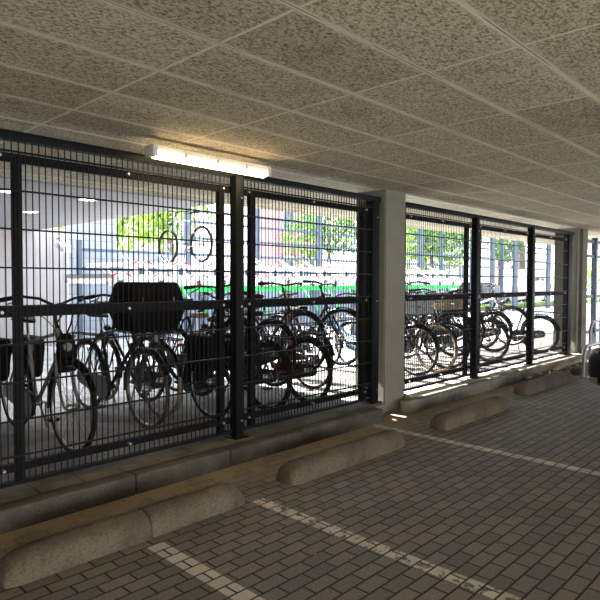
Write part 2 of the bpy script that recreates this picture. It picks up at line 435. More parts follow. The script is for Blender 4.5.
# ------------------------------------------------------------------ fence
def post(x, w, label, y0=FY-.075, y1=FY+.015, z0=GZ, z1=2.41):
    t = thing('fence_post', label, 'post', (x, (y0+y1)/2, z0), group='anthracite posts of the mesh fence'); d = (y1-y0)/2
    bm = B(); box(bm, -w/2, w/2, -d, d, 0, z1-z0); bevel(bm, .006); obj('shaft', bm, M['steel'], t)
    bm = B(); box(bm, -w/2-.035, w/2+.035, -d-.03, d+.03, 0, .014); bevel(bm, .003, 1); obj('base_plate', bm, M['steel'], t)
    for z in (1.22, 2.16, .22):
        bm = B(); tube(bm, [(w*.2, -d-.006, z-z0+.06), (w*.2, -d+.004, z-z0+.06)], .009, 8); obj('bolt', bm, M['bolt'], t)
    return t
post(1.185, .08, 'dark fence post beyond the left edge of the near bay')
post(3.25, .085, 'tall dark post standing in front of the middle of the near fence bay')
post(5.265, .13, 'wide dark end post against the large concrete column', FY-.04, FY+.06)
post(7.63, .09, 'dark post with base plate on the sunlit kerb, nearer of two')
post(9.58, .09, 'dark post on the sunlit kerb farther from the large column')
post(11.40, .20, 'dark wide end post against the far concrete column', FY-.04, FY+.06)
post(5.86, .05, 'slim dark post at start of far bay, right of column', FY-.02, FY+.04)

def beam(x0, x1, label):
    bm = B(); box(bm, x0, x1, FY-.035, FY+.045, 2.398, 2.455); bevel(bm, .006); o = obj('top_beam', bm, M['steel']); rebase(o)
    tag(o, label, 'beam', 'steel beams above the mesh fence')
beam(-2.5, 5.36, 'dark steel beam along the top of the near fence bay')
beam(5.83, 11.62, 'dark steel beam along the top of the far fence bay')

def panel(x0, x1, s0, s1, label, both=True):
    t = thing('mesh_panel', label, 'fence panel', ((x0+x1)/2, FY, GZ), group='wire mesh fence panels'); ox = t.location.x; oz = GZ
    bm = B(); n = max(2, round((x1-x0)/.0435)); r = .0030
    for i in range(n+1):
        x = x0+(x1-x0)*i/n-ox
        box(bm, x-r, x+r, -.022, -.022+2*r, .18-oz, 2.41-oz)
    z = .30
    for k in range(9):
        zz = .345+.2475*k if k else .36
        box(bm, x0-ox, x1-ox, -.031, -.013, zz-.0055-oz, zz+.0055-oz)
    obj('wire_mesh', bm, M['wire'], t, False)
    for name, z0, z1 in (('top_rail', 2.262, 2.318), ('middle_rail', 1.262, 1.33), ('bottom_rail', .252, .305)):
        bm = B(); box(bm, x0-ox, x1-ox, 0, .045, z0-oz, z1-oz); bevel(bm, .004, 1); ra = obj(name, bm, M['steel'], t)
        for bx in ([x0+.1, (x0+x1)/2, x1-.1]):
            bm = B(); tube(bm, [(bx-ox, -.036, (z0+z1)/2-oz), (bx-ox, .0, (z0+z1)/2-oz)], .011, 8); obj('bolt', bm, M['bolt'], ra)
    bm = B(); box(bm, x0-ox, x1-ox, -.03, .02, .172-oz, .196-oz); bevel(bm, .003, 1); obj('bottom_edge', bm, M['steel'], t)
    for s in (s0, s1):
        if s is None: continue
        bm = B(); box(bm, s-.028-ox, s+.028-ox, -.002, .05, .18-oz, 2.30-oz); bevel(bm, .004, 1); obj('stile', bm, M['steel'], t)
panel(-.9, 1.145, -.75, 1.0, 'mesh panel beyond the left edge beside the left fence post')
panel(1.225, 3.205, 1.44, 3.11, 'near mesh panel in front of the bike with the black crate')
panel(3.295, 5.20, 3.47, 5.10, 'mesh panel between tall middle post and large concrete column')
panel(5.89, 7.585, None, 7.46, 'mesh panel just right of the large column with wooden crate behind')
panel(7.675, 9.535, 7.84, None, 'mesh panel between the two posts on the sunlit kerb')
panel(9.625, 11.30, 9.80, None, 'farthest mesh panel ending at the far column')

t = thing('side_fence', 'blue grey steel fence seen at right edge beyond the far column', 'fence', (14.3, 4.05, 0))
for px, w in ((12.5, .08), (13.35, .10), (14.0, .22), (15.9, .1)):
    bm = B(); box(bm, px-14.3-w/2, px-14.3+w/2, -.05, .05, 0, 2.45); obj('post', bm, M['bluesteel'], t)
for z in (2.36, 2.05, 1.2, .45):
    bm = B(); box(bm, -1.8, 1.6, -.02, .02, z-.035, z+.035); obj('rail', bm, M['bluesteel'], t)
# ------------------------------------------------------------------ lamps
t = thing('fluorescent_lamp', 'lit fluorescent batten lamp under ceiling above the near fence', 'lamp', (2.85, 3.70, 2.485))
bm = B(); prism(bm, [(-.045, 0), (-.045, -.05), (.045, -.05), (.045, 0)], -.54, .54); bmesh.ops.transform(bm, matrix=Matrix.Rotation(PI/2, 4, 'Z'), verts=bm.verts); obj('housing', bm, M['lamphouse'], t)
bm = B(); loft(bm, [[(x, .055*math.cos(a)*f, -.045-.05*math.sin(a)*f) for a in [PI*k/8 for k in range(9)]] for x, f in ((-.55, .7), (-.54, 1), (.54, 1), (.55, .7))]); obj('diffuser', bm, M['tube'], t)
for x in (-.3, 0, .3):
    bm = B(); box(bm, x-.015, x+.015, -.062, .062, -.062, -.03); obj('clip', bm, M['lamphouse'], t)
bm = B(); box(bm, -.58, -.54, -.06, .06, -.085, 0); bevel(bm, .008); obj('end_cap', bm, M['lamphouse'], t)
bm = B(); box(bm, .54, .58, -.06, .06, -.085, 0); bevel(bm, .008); obj('end_cap', bm, M['lamphouse'], t)

for x, y, lab in ((2.48, 6.99, 'round white downlight at left edge beside the fence stile'), (3.42, 8.83, 'round white downlight farthest back in the annex ceiling'), (3.40, 6.96, 'round white downlight right of the others in the annex ceiling')):
    t = thing('recessed_downlight', lab, 'lamp', (x, y, 2.53), group='downlights in the annex ceiling')
    bm = B(); bmesh.ops.create_circle(bm, cap_ends=True, segments=24, radius=.10, matrix=Matrix.Translation((0, 0, -.012))); obj('glowing_disc', bm, M['down'], t)
    bm = B(); tube(bm, [(0.115*math.cos(2*PI*k/24), .115*math.sin(2*PI*k/24), -.008) for k in range(24)], .015, 6, closed=True); obj('rim', bm, M['white'], t)
    L = bpy.data.lights.new('downlight_light', 'SPOT'); L.energy = 40; L.spot_size = 2.4; L.spot_blend = .6; L.shadow_soft_size = .1
    lo = link('downlight_light', L); lo.location = (x, y, 2.49)

t = thing('security_camera', 'white bracketed camera at the top of the annex back wall', 'camera', (5.25, 11.9, 2.3))
bm = B(); tube(bm, [(0, .25, .1), (0, 0, .1), (0, 0, .0)], .03, 8); obj('bracket', bm, M['white'], t)
bm = B(); box(bm, -.09, .09, -.3, .12, -.14, .0, Matrix.Rotation(.35, 4, 'X')); bevel(bm, .02); obj('camera_body', bm, M['white'], t)

# ------------------------------------------------------------------ bicycles
S = 1.05
WR = .352
def V(*p): return Vector(p)*S
CACHE = {}
def wheel_parts(spoke='darkalu', tyre='rubber', rim='alu', fat=.019):
    k = (spoke, tyre, rim, fat)
    if k in CACHE: return CACHE[k]
    bm = B(); torus(bm, (0, 0, 0), (WR-.036)*S, .010*S, 40, 6, .012*S)
    def me(bm, m, n):
        bmesh.ops.recalc_face_normals(bm, faces=bm.faces); d = bpy.data.meshes.new(n); bm.to_mesh(d); bm.free(); d.materials.append(M[m])
        for p in d.polygons: p.use_smooth = True
        return d
    rim_me = me(bm, rim, 'rim')
    bm = B()
    for i in range(28):
        a = 2*PI*i/28; a2 = a+(.5 if i % 2 else -.5); y = .03 if (i//2) % 2 else -.03
        tube(bm, [V(.02*math.cos(a2), y, .02*math.sin(a2)), V((WR-.04)*math.cos(a), 0, (WR-.04)*math.sin(a))], .0016, 4, cap=False)
    sp = me(bm, spoke, 'spokes')
    bm = B(); tube(bm, [V(0, -.06, 0), V(0, -.045, 0), V(0, -.035, 0), V(0, .035, 0), V(0, .045, 0), V(0, .06, 0)], [.012, .012, .03, .03, .012, .012], 10); hub = me(bm, 'alu', 'hub')
    bm = B(); torus(bm, (0, 0, 0), (WR-fat)*S, fat*S, 52, 8); ty = me(bm, tyre, 'tyre')
    CACHE[k] = (rim_me, sp, hub, ty); return CACHE[k]

def fender(bm, c, a0, a1, R=.375, w=.026, n=16):
    rows = []
    for i in range(n+1):
        a = a0+(a1-a0)*i/n
        row = []
        for (dy, dr) in ((-w, -.016), (-w*.6, .0), (0, .006), (w*.6, .0), (w, -.016)):
            row.append(bm.verts.new(V(c[0]+(R+dr)*math.cos(a), dy, c[2]+(R+dr)*math.sin(a))))
        rows.append(row)
    for p, q in zip(rows, rows[1:]):
        for k in range(4): bm.faces.new((p[k], p[k+1], q[k+1], q[k]))
    ge = bmesh.ops.solidify(bm, geom=list(bm.faces), thickness=.003)

def bike(label, x, yn, face='F', lift=0., frame='black', style='step', tyre='rubber', bars='sweep', saddle='matt', steer=0., guard=True, coat=False, fenders=True, rack=True, front_rack=False, lift_far=0., z0=GZ, tail='taillight', spoke='darkalu', group='bicycles parked behind the mesh fence', lean=0., fat=.019, fendermat='black', grip='matt'):
    """x, yn: where the wheel nearest the fence stands; face F: its front wheel is that wheel."""
    wb = 1.12*S; h = WR*S
    d = -1 if face == 'F' else 1            # travel direction along Y
    front_y = yn if face == 'F' else yn+wb
    cy = yn+wb/2
    zf, zr = (lift, lift_far) if face == 'F' else (lift_far, lift)
    pitch = -math.asin((zf-zr)/wb)
    t = thing('bicycle', label, 'bicycle', (x, cy, z0+(zf+zr)/2), (0, 0, 0), group)
    heading = -PI/2 if face == 'F' else PI/2
    t.rotation_euler = Euler((lean, pitch, heading), 'XYZ')
    FH, RH, BBk = (.56, 0, WR), (-.56, 0, WR), (-.09, 0, .29)
    fm = M[frame]
    # steering transform
    ax_p = V(.37, 0, .74); ax_d = Vector((-.34, 0, .94)).normalized()
    st = Matrix.Translation(ax_p) @ Matrix.Rotation(steer, 4, ax_d) @ Matrix.Translation(-ax_p)
    # wheels
    for nm, c, xf in (('front_wheel', FH, st), ('rear_wheel', RH, Matrix())):
        rim, sp, hub, ty = wheel_parts(spoke, tyre, 'alu', fat)
        w = link(nm, rim, t); w.matrix_local = xf @ Matrix.Translation(V(*c)) @ Matrix.Rotation(rnd.uniform(0, 6), 4, 'Y')
        for n2, m2 in (('spokes', sp), ('hub', hub), ('tyre', ty)): link(n2, m2, w)
    # frame
    bm = B()
    st_top = (-.26, 0, .82)
    tube(bm, [V(*BBk), V(*st_top)], .016*S, 8)
    tube(bm, [V(.375, 0, .725), V(.302, 0, .93)], .02*S, 8)
    if style == 'step':
        tube(bm, bez(V(.345, 0, .80), V(.12, 0, .42), V(-.135, 0, .44), 8), .018*S, 8)
        tube(bm, bez(V(.362, 0, .75), V(.18, 0, .32), V(*BBk), 8), .02*S, 8)
    elif style == 'sweep':
        tube(bm, bez(V(.33, 0, .85), V(.12, 0, .62), V(-.19, 0, .60), 8), .016*S, 8)
        tube(bm, [V(.362, 0, .76), V(*BBk)], .019*S, 8)
    elif style == 'sport':
        tube(bm, [V(.312, 0, .90), V(-.25, 0, .78)], .018*S, 8)
        tube(bm, [V(.362, 0, .76), V(*BBk)], .021*S, 8)
    else:
        tube(bm, [V(.312, 0, .895), V(-.245, 0, .79)], .015*S, 8)
        tube(bm, [V(.362, 0, .76), V(*BBk)], .017*S, 8)
    for s in (-1, 1):
        tube(bm, [V(-.10, s*.02, .29), V(-.2, s*.05, .30), V(-.56, s*.065, WR)], .010*S, 6)
        tube(bm, [V(-.25, s*.015, .80), V(-.30, s*.05, .73), V(-.56, s*.065, WR)], .009*S, 6)
    tube(bm, [V(-.09, -.04, .29), V(-.09, .04, .29)], .024*S, 10)
    obj('frame', bm, fm, t)
    # fork
    bm = B()
    for s in (-1, 1):
        tube(bm, [V(.372, s*.045, .735), V(.43, s*.058, .60), V(.50, s*.06, .44), V(.56, s*.062, WR)], [.014*S, .013*S, .011*S, .009*S], 8)
    tube(bm, [V(.372, -.05, .735), V(.372, .05, .735)], .018*S, 8)
    obj('fork', bm, fm, t, xf=st)
    # fenders
    if fenders:
        bm = B(); fender(bm, RH, -.15, PI*.93); obj('rear_fender', bm, M[fendermat], t)
        bm = B(); fender(bm, FH, .45, PI*1.05); obj('front_fender', bm, M[fendermat], t, xf=st)
    # handlebar
    top = (.275, 0, 1.11 if bars == 'high' else 1.02)
    bm = B(); tube(bm, [V(.302, 0, .93), V(*top)], .013*S, 8)
    if bars == 'sweep':
        half = [(.275, 0, 1.03), (.30, .05, 1.045), (.30, .14, 1.085), (.25, .25, 1.10), (.10, .31, 1.075)]
        g0, g1 = (.175, .285, 1.087), (.045, .33, 1.065)
    elif bars == 'high':
        half = [(.275, 0, 1.115), (.30, .05, 1.13), (.30, .14, 1.17), (.25, .25, 1.185), (.10, .31, 1.16)]
        g0, g1 = (.175, .285, 1.172), (.045, .33, 1.15)
    else:
        half = [(.275, 0, 1.03), (.33, .03, 1.04), (.345, .10, 1.045), (.325, .22, 1.06), (.27, .33, 1.06)]
        g0, g1 = (.305, .25, 1.06), (.255, .35, 1.06)
    pts = [V(p[0], -p[1], p[2]) for p in half[:0:-1]] + [V(*p) for p in half]
    tube(bm, pts, .0115*S, 8)
    hb = obj('handlebar', bm, M['alu'] if grip != 'matt' or frame == 'whiteframe' else M['black'], t, xf=st)
    for s in (-1, 1):
        bm = B(); tube(bm, [V(g0[0], s*g0[1], g0[2]), V((g0[0]+g1[0])/2, s*(g0[1]+g1[1])/2, (g0[2]+g1[2])/2), V(g1[0], s*g1[1], g1[2])], [.016*S, .019*S, .017*S], 8); obj('grip', bm, M[grip], hb, xf=st)
        bm = B(); tube(bm, [V(g0[0]+.02, s*(g0[1]-.03), g0[2]-.005), V(g0[0]+.05, s*g0[1], g0[2]-.03), V(g0[0]-.03, s*(g0[1]+.03), g0[2]-.05)], .007*S, 6); obj('brake_lever', bm, M['alu'] if rnd.random() < .5 else M['black'], hb, xf=st)
    bm = B(); bmesh.ops.create_uvsphere(bm, u_segments=10, v_segments=6, radius=.026*S, matrix=Matrix.Translation(V(.29, .1, 1.085))); obj('bell', bm, M['chrome'], hb, xf=st)
    # cables
    bm = B(); tube(bm, bez(V(.30, .2, 1.08), V(.50, .08, 1.0), V(.40, .03, .74), 8), .0035*S, 5); tube(bm, bez(V(.30, -.2, 1.08), V(.52, -.06, .98), V(.36, -.03, .80), 8), .0035*S, 5); obj('brake_cables', bm, M['matt'], t, xf=st)
    # saddle
    bm = B(); tube(bm, [V(-.255, 0, .80), V(-.285, 0, .97)], .0125*S, 8); obj('seat_post', bm, M['alu'], t)
    bm = B()
    secs = []
    for (sx, w, zt, zb) in ((-.43, .035, .985, .96), (-.42, .085, 1.005, .955), (-.36, .10, 1.01, .955), (-.29, .075, 1.0, .955), (-.22, .04, .99, .955), (-.155, .025, .985, .955), (-.14, .012, .978, .96)):
        secs.append([V(sx, -w, (zt+zb)/2-.005), V(sx, -w*.75, zt-.006), V(sx, 0, zt-.003), V(sx, w*.75, zt-.006), V(sx, w, (zt+zb)/2-.005), V(sx, w*.6, zb), V(sx, -w*.6, zb)])
    loft(bm, secs); obj('saddle', bm, M[saddle], t)
    # drivetrain
    bm = B(); tube(bm, [V(-.09, -.055, .29), V(-.09, -.06, .29)], .085*S, 20)
    sb = B(); torus(sb, V(-.56, -.045, WR), .03*S, .008*S, 14, 6); obj('sprocket', sb, M['alu'], t)
    ang = rnd.uniform(0, 2*PI); cs, sn_ = math.cos(ang)*.17, math.sin(ang)*.17
    tube(bm, [V(-.09, -.07, .29), V(-.09+cs, -.085, .29+sn_)], .010*S, 6); tube(bm, [V(-.09, .07, .29), V(-.09-cs, .085, .29-sn_)], .010*S, 6); tube(bm, [V(-.09, -.07, .29), V(-.09, .07, .29)], .012*S, 8)
    ck = obj('crankset', bm, M['alu'], t)
    for s in (1, -1):
        bm = B(); cx, cz, yy = -.09+s*cs, .29+s*sn_, -s*.14
        box(bm, (cx-.045)*S, (cx+.045)*S, (yy-.045)*S, (yy+.045)*S, (cz-.012)*S, (cz+.012)*S); bevel(bm, .004, 1); obj('pedal', bm, M['matt'], ck)
    bm = B(); tube(bm, [V(-.09, -.058, .375), V(-.56, -.05, WR+.03)], .005*S, 5); tube(bm, [V(-.09, -.058, .205), V(-.56, -.05, WR-.03)], .005*S, 5); obj('chain', bm, M['matt'], t)
    if guard:
        bm = B(); poly = []
        for k in range(9): a = PI/2-.25-(PI-.3)*k/8; poly.append(((-.09+.115*math.cos(a))*S, (.29+.115*math.sin(a))*S))
        for k in range(7): a = -PI/2-(PI)*k/6; poly.append(((-.57+.065*math.cos(a))*S, (WR+.065*math.sin(a))*S))
        prism(bm, poly, -.085*S, -.05*S); bevel(bm, .006, 1); obj('chain_guard', bm, M['black'], t)
    if coat:
        bm = B()
        for s in (-1, 1):
            vs = [bm.verts.new(V(-.56+.36*math.cos(a), s*.05, WR+.36*math.sin(a))) for a in [.15+.145*k for k in range(19)]] + [bm.verts.new(V(-.50, s*.07, WR+.05))]
            bm.faces.new(vs)
        obj('coat_guard', bm, M['canvas'], t, False)
    # kickstand
    bm = B(); tube(bm, [V(-.16, .04, .29), V(-.22, .13, .06), V(-.26, .15, .03)], .009*S, 6); obj('kickstand', bm, M['alu'], t)
    # carriers and lamps
    if rack:
        bm = B()
        tube(bm, [V(-.33, -.06, .775), V(-.85, -.06, .765), V(-.87, 0, .765), V(-.85, .06, .765), V(-.33, .06, .775), V(-.31, 0, .775)], .007*S, 6, closed=True)
        tube(bm, [V(-.33, 0, .775), V(-.87, 0, .765)], .005*S, 5)
        for s in (-1, 1):
            tube(bm, [V(-.56, s*.075, WR), V(-.50, s*.06, .775)], .006*S, 5); tube(bm, [V(-.56, s*.075, WR), V(-.78, s*.06, .77)], .006*S, 5)
        for q in (-.45, -.6, -.75): tube(bm, [V(q, -.06, .772), V(q, .06, .772)], .005*S, 5)
        obj('luggage_rack', bm, M['black'], t)
    if front_rack:
        bm = B()
        for yy in (-.16, -.08, 0, .08, .16): tube(bm, [V(.36, yy, .86), V(.76, yy, .86)], .006*S, 5)
        for xx in (.36, .56, .76): tube(bm, [V(xx, -.16, .86), V(xx, .16, .86)], .007*S, 5)
        for s in (-1, 1): tube(bm, [V(.56, s*.07, WR), V(.64, s*.14, .86)], .007*S, 5); tube(bm, [V(.56, s*.07, WR), V(.44, s*.14, .86)], .007*S, 5)
        obj('front_carrier', bm, M['black'], t, xf=st)
    bm = B(); hx = .47 if not front_rack else .70; hz = .80 if not front_rack else .81
    tube(bm, [V(hx-.06, 0, hz), V(hx-.03, 0, hz+.002), V(hx+.02, 0, hz+.004)], [.015*S, .034*S, .037*S], 12); hl = obj('head_lamp', bm, M['black'], t, xf=st)
    bm = B(); tube(bm, [V(hx+.0205, 0, hz+.004), V(hx+.026, 0, hz+.004)], [.034*S, .028*S], 12); obj('lens', bm, M['lens'], hl, xf=st)
    bm = B(); tz = .72 if rack else .66; tx = -.885 if rack else -.84
    box(bm, (tx-.012)*S, (tx+.015)*S, -.03*S, .03*S, (tz-.012)*S, (tz+.018)*S); bevel(bm, .006, 1); obj('tail_lamp', bm, M[tail], t)
    M4 = Matrix.Translation(t.location) @ t.rotation_euler.to_matrix().to_4x4()
    return t, M4, st

def carried(name, bm, mat, M4, label, cat, group=None, smooth=True):
    o = obj(name, bm, mat, None, smooth, M4); rebase(o); tag(o, label, cat, group); return o

def pannier(M4, side, label, drop=.36):
    bm = B(); y0, y1 = (.075, .21) if side > 0 else (-.21, -.075)
    secs = []
    for z, w, d in ((.80-drop, .13, .55), (.80-drop+.04, .16, .8), (.72, .18, 1), (.79, .17, .95), (.81, .15, .7)):
        ym = (y0+y1)/2; hd = (y1-y0)/2*d
        secs.append([V(-.60-w, ym-hd, z), V(-.60+w, ym-hd, z), V(-.60+w, ym+hd, z), V(-.60-w, ym+hd, z)])
    loft(bm, secs); bevel(bm, .015)
    o = carried('pannier_bag', bm, M['canvas'], M4, label, 'bag', 'black pannier bags')
    inv = o.matrix_basis.inverted() if False else Matrix.Translation(-o.location)
    bm = B(); yo = y1+.004 if side > 0 else y0-.004
    box(bm, -.66*S, -.63*S, (yo-.004)*S, (yo+.004)*S, .55*S, .79*S); box(bm, -.57*S, -.54*S, (yo-.004)*S, (yo+.004)*S, .55*S, .79*S)
    obj('strap', bm, M['matt'], o, False, inv @ M4)
    return o

def slat_crate(M4, cx, z, L, W, H, mat, label, rows=3, st=Matrix()):
    bm = B(); g = H/rows
    for k in range(rows):
        z0 = z+k*g+.01; z1 = z+(k+1)*g-.012
        box(bm, cx-L/2, cx+L/2, -W/2, -W/2+.012, z0, z1); box(bm, cx-L/2, cx+L/2, W/2-.012, W/2, z0, z1)
        box(bm, cx-L/2, cx-L/2+.012, -W/2, W/2, z0, z1); box(bm, cx+L/2-.012, cx+L/2, -W/2, W/2, z0, z1)
    for sx in (-1, 1):
        for sy in (-1, 1):
            a, b_ = cx+sx*(L/2-.028), sy*(W/2-.028)
            box(bm, a-.016, a+.016, b_-.016, b_+.016, z, z+H)
    for sx in (-1, 1): box(bm, cx+sx*(L/2+.004)-.006, cx+sx*(L/2+.004)+.006, -.03, .03, z, z+H)
    for k in range(5): yy = -W/2+W*(k+.5)/5; box(bm, cx-L/2, cx+L/2, yy-W/12, yy+W/12, z, z+.01)
    return carried('slatted_crate' , bm, mat, M4 @ st, label, 'crate', None, False)

# near bay
b1, m1, s1 = bike('silver tubed bicycle with panniers nearest the left edge of the fence', 2.03, 4.46, 'F', frame='silver', style='classic', bars='high', steer=.05)
pannier(m1, 1, 'black pannier on the right side of the leftmost bicycle'); pannier(m1, -1, 'black pannier on the left side of the leftmost bicycle')
# small bag hanging from the handlebar
bm = B(); secs = []
for z, w, d in ((.60, .055, .03), (.62, .075, .045), (.74, .07, .05), (.86, .055, .04), (.90, .03, .02)):
    secs.append([V(.38+d*.6+dx*d, .03+dy*w, z) for dx, dy in ((-1, -.7), (-.7, -1), (.7, -1), (1, -.7), (1, .7), (.7, 1), (-.7, 1), (-1, .7))])
loft(bm, secs)
hbag = carried('shoulder_bag', bm, M['canvas'], m1, 'small black bag hanging from handlebar of the leftmost bicycle', 'bag')
bm = B(); tube(bm, [V(.41, .03, .89), V(.37, .09, .98), V(.30, .14, 1.09)], .008, 6); tube(bm, [V(.41, .0, .89), V(.36, -.02, .98), V(.31, .06, 1.07)], .008, 6)
obj('strap', bm, M['canvas'], hbag, True, Matrix.Translation(-hbag.location) @ m1)

b2, m2, s2 = bike('black transport bicycle carrying a big black crate bag over its front wheel', 2.86, 4.72, 'F', frame='black', style='classic', tyre='dirtytyre', front_rack=True, bars='high')
bm = B(); secs = []
for z, w, d in ((.875, .20, .15), (.89, .215, .16), (1.08, .285, .19), (1.28, .225, .165), (1.30, .205, .15)):
    secs.append([V(.57-d, -w, z), V(.57+d, -w, z), V(.57+d, w, z), V(.57-d, w, z)])
loft(bm, secs); bevel(bm, .012)
cb = carried('crate_bag', bm, M['canvas'], m2, 'large black box bag on the front carrier of a bicycle', 'bag')
bm = B()
for yy in (-.15, .15): tube(bm, [V(.765, yy, 1.1), V(.76, yy, 1.17)], .008, 6)
obj('buckle', bm, M['bolt'], cb, True, Matrix.Translation(-cb.location) @ m2)

bike('black bicycle with dusty tyres parked just right of the crate bicycle', 3.20, 5.02, 'R', frame='black', style='classic', tyre='browntyre', bars='sweep')
b4, m4, s4 = bike('black bicycle with brown leather saddle and panniers left of the middle post', 3.53, 4.62, 'R', frame='black', style='step', saddle='leather', grip='leather')
pannier(m4, 1, 'black pannier on left side of the bicycle with brown saddle', .34); pannier(m4, -1, 'black pannier on right side of the bicycle with brown saddle', .34)
bike('black bicycle with raised front wheel directly behind the middle post', 3.80, 4.43, 'F', .27, frame='black', style='classic', bars='flat', steer=-.12, lift_far=.1)
bike('black bicycle with curved tubes, low rear wheel just right of middle post', 4.13, 4.45, 'R', frame='black', style='sweep', tyre='rubber', bars='sweep', fat=.028)
bike('black bicycle with raised rear wheel and high black saddle', 4.42, 4.62, 'R', .20, frame='black', style='sweep', lift_far=.05)
bike('black bicycle with red lower frame in the middle of the second panel', 4.72, 4.42, 'R', frame='redframe', style='sport', tyre='rubber', fat=.026)
bike('black bicycle with raised front wheel and bars above the middle rail', 5.02, 4.72, 'F', .27, frame='black', style='classic', bars='flat', lift_far=.15)
bike('grey tubed bicycle standing low behind the large column', 5.42, 5.0, 'R', 0, frame='silver', style='step')
bike('black bicycle with raised front wheel half hidden by the large column', 5.80, 4.78, 'F', .28, frame='black', style='sport', bars='flat', steer=.15, lift_far=.15)
# far bay
bike('dark blue bicycle half hidden by right edge of the large column', 6.80, 4.8, 'R', .15, frame='blueframe', style='step')
b12, m12, s12 = bike('bicycle with black tyres and grey front crate right after the large column', 7.24, 4.6, 'F', frame='black', style='step', tail='orange', front_rack=True, bars='high')
slat_crate(m12, .54*S, .87*S, .34, .46, .22, M['greycrate'], 'grey plastic crate on the carrier of a bicycle beside large column', 2)
bike('bicycle with tan front tyre between the two crate bicycles', 7.72, 4.56, 'F', frame='black', style='step', tyre='browntyre', fat=.026)
b14, m14, s14 = bike('bicycle with wooden crate standing left of the nearer sunlit kerb post', 8.16, 4.62, 'F', frame='black', style='classic', front_rack=True, bars='high', steer=.2)
slat_crate(m14, .55*S, .90*S, .34, .48, .25, M['wood'], 'brown slatted wooden crate on a bicycle carrier', 3)
bike('black bicycle with raised rear wheel behind the nearer sunlit kerb post', 8.85, 4.62, 'R', .2, frame='black', style='sweep')
bike('black bicycle with fat tyre and low front wheel between the two kerb posts', 9.40, 4.52, 'F', frame='black', style='step', fat=.028, bars='high')
bike('black bicycle with raised saddle just right of the wooden crate bicycle', 8.52, 4.70, 'R', .15, frame='black', style='classic', fat=.026, bars='high', lift_far=.12)
bike('black fat tyred bicycle just left of the white framed bicycle', 10.0, 4.7, 'R', .1, frame='black', style='sweep', fat=.028)
bike('white framed bicycle with thick tubes beside the farther kerb post', 10.80, 4.70, 'F', .16, frame='whiteframe', style='sport', bars='high')
bike('black bicycle with orange reflector farthest right behind the fence', 11.22, 4.36, 'R', frame='black', style='classic', tail='orange', spoke='alu', fat=.032)
# on the upper rack tier
bike('slim pale bicycle standing on the upper tier of the rack', 6.94, 9.40, 'R', 0, frame='silver', style='classic', bars='flat', guard=False, fenders=False, rack=False, fat=.026, spoke='alu', z0=1.865, group='bicycles on the double rack', saddle='matt')

# ------------------------------------------------------------------ double rack
t = thing('double_bike_rack', 'white and green two tier bicycle rack across the yard', 'bike rack', (5, 9, GZ))
def P(x, y, z): return (x-5, y-9, z-GZ)
def pb(bm, x0, x1, y0, y1, z0, z1): return box(bm, x0-5, x1-5, y0-9, y1-9, z0-GZ, z1-GZ)
bm = B(); pb(bm, 5.68, 16.5, 8.95, 9.05, 1.30, 1.40); obj('green_beam', bm, M['green'], t)
bm = B(); pb(bm, 4.8, 16.5, 9.12, 9.2, 1.41, 1.50); pb(bm, 4.8, 16.5, 10.7, 10.8, 1.45, 1.55); obj('tray_beam', bm, M['white'], t)
bm = B(); pb(bm, 5.4, 16.5, 9.2, 9.25, .93, .98); obj('lower_rail', bm, M['bluesteel'], t)
x = 6.9
while x < 17:
    bm = B(); pb(bm, x-.06, x+.06, 9.26, 9.38, GZ, 1.4); obj('upright', bm, M['navy'], t)
    bm = B(); pb(bm, x-.06, x+.06, 10.7, 10.82, GZ, 1.45); obj('upright', bm, M['navy'], t); x += 2.4
k = 0; x = 4.94
while x < 16.5:
    z = 1.78 if k % 2 else 1.56
    bm = B(); pb(bm, x-.065, x+.065, 9.0, 10.9, z-.02, z); pb(bm, x-.065, x-.055, 9.0, 10.9, z, z+.06); pb(bm, x+.055, x+.065, 9.0, 10.9, z, z+.06)
    pb(bm, x-.11, x+.11, 8.96, 9.02, z-.17, z+.03)
    tr = obj('upper_tray', bm, M['white'], t, False)
    bm = B(); tube(bm, [P(x-.05, 9.3, z+.02), P(x-.05, 9.62, z+.22), P(x+.05, 9.62, z+.22), P(x+.05, 9.3, z+.02)], .012, 6); obj('wheel_hoop', bm, M['white'], tr)
    for s in (-1, 1):
        bm = B(); tube(bm, [P(x+s*.02, 8.93, z+.085), P(x+s*.09, 8.93, z+.065)], .014, 6); obj('handle_bar', bm, M['white'], tr)
        bm = B(); tube(bm, [P(x+s*.08, 8.93, z+.07), P(x+s*.19, 8.93, z+.015)], .015, 6); obj('red_handle_grip', bm, M['red'], tr)
    bm = B(); pb(bm, x-.035, x+.035, 8.92, 8.97, z-.17, z-.05); obj('end_block', bm, M['navy'], tr)
    if k % 2:
        bm = B(); tube(bm, [P(x+.02, 8.96, 1.38), P(x+.03, 8.86, 1.24), P(x+.06, 8.72, 1.10)], .022, 6); obj('green_lever', bm, M['green'], tr)
        bm = B(); tube(bm, [P(x+.07, 8.94, 1.34), P(x+.075, 8.84, 1.22), P(x+.10, 8.72, 1.10)], .014, 6); obj('white_lever', bm, M['white'], tr)
        bm = B(); tube(bm, [P(x-.1, 9.18, .97), P(x-.1, 9.1, .90), P(x-.08, 9.08, .82)], .02, 6); obj('green_hook', bm, M['green'], tr)
    else:
        bm = B(); pb(bm, x-.04, x+.04, 8.90, 8.945, 1.40, 1.46)
        if x < 9: obj('red_reflector', bm, M['red'], tr)
    x += .40; k += 1

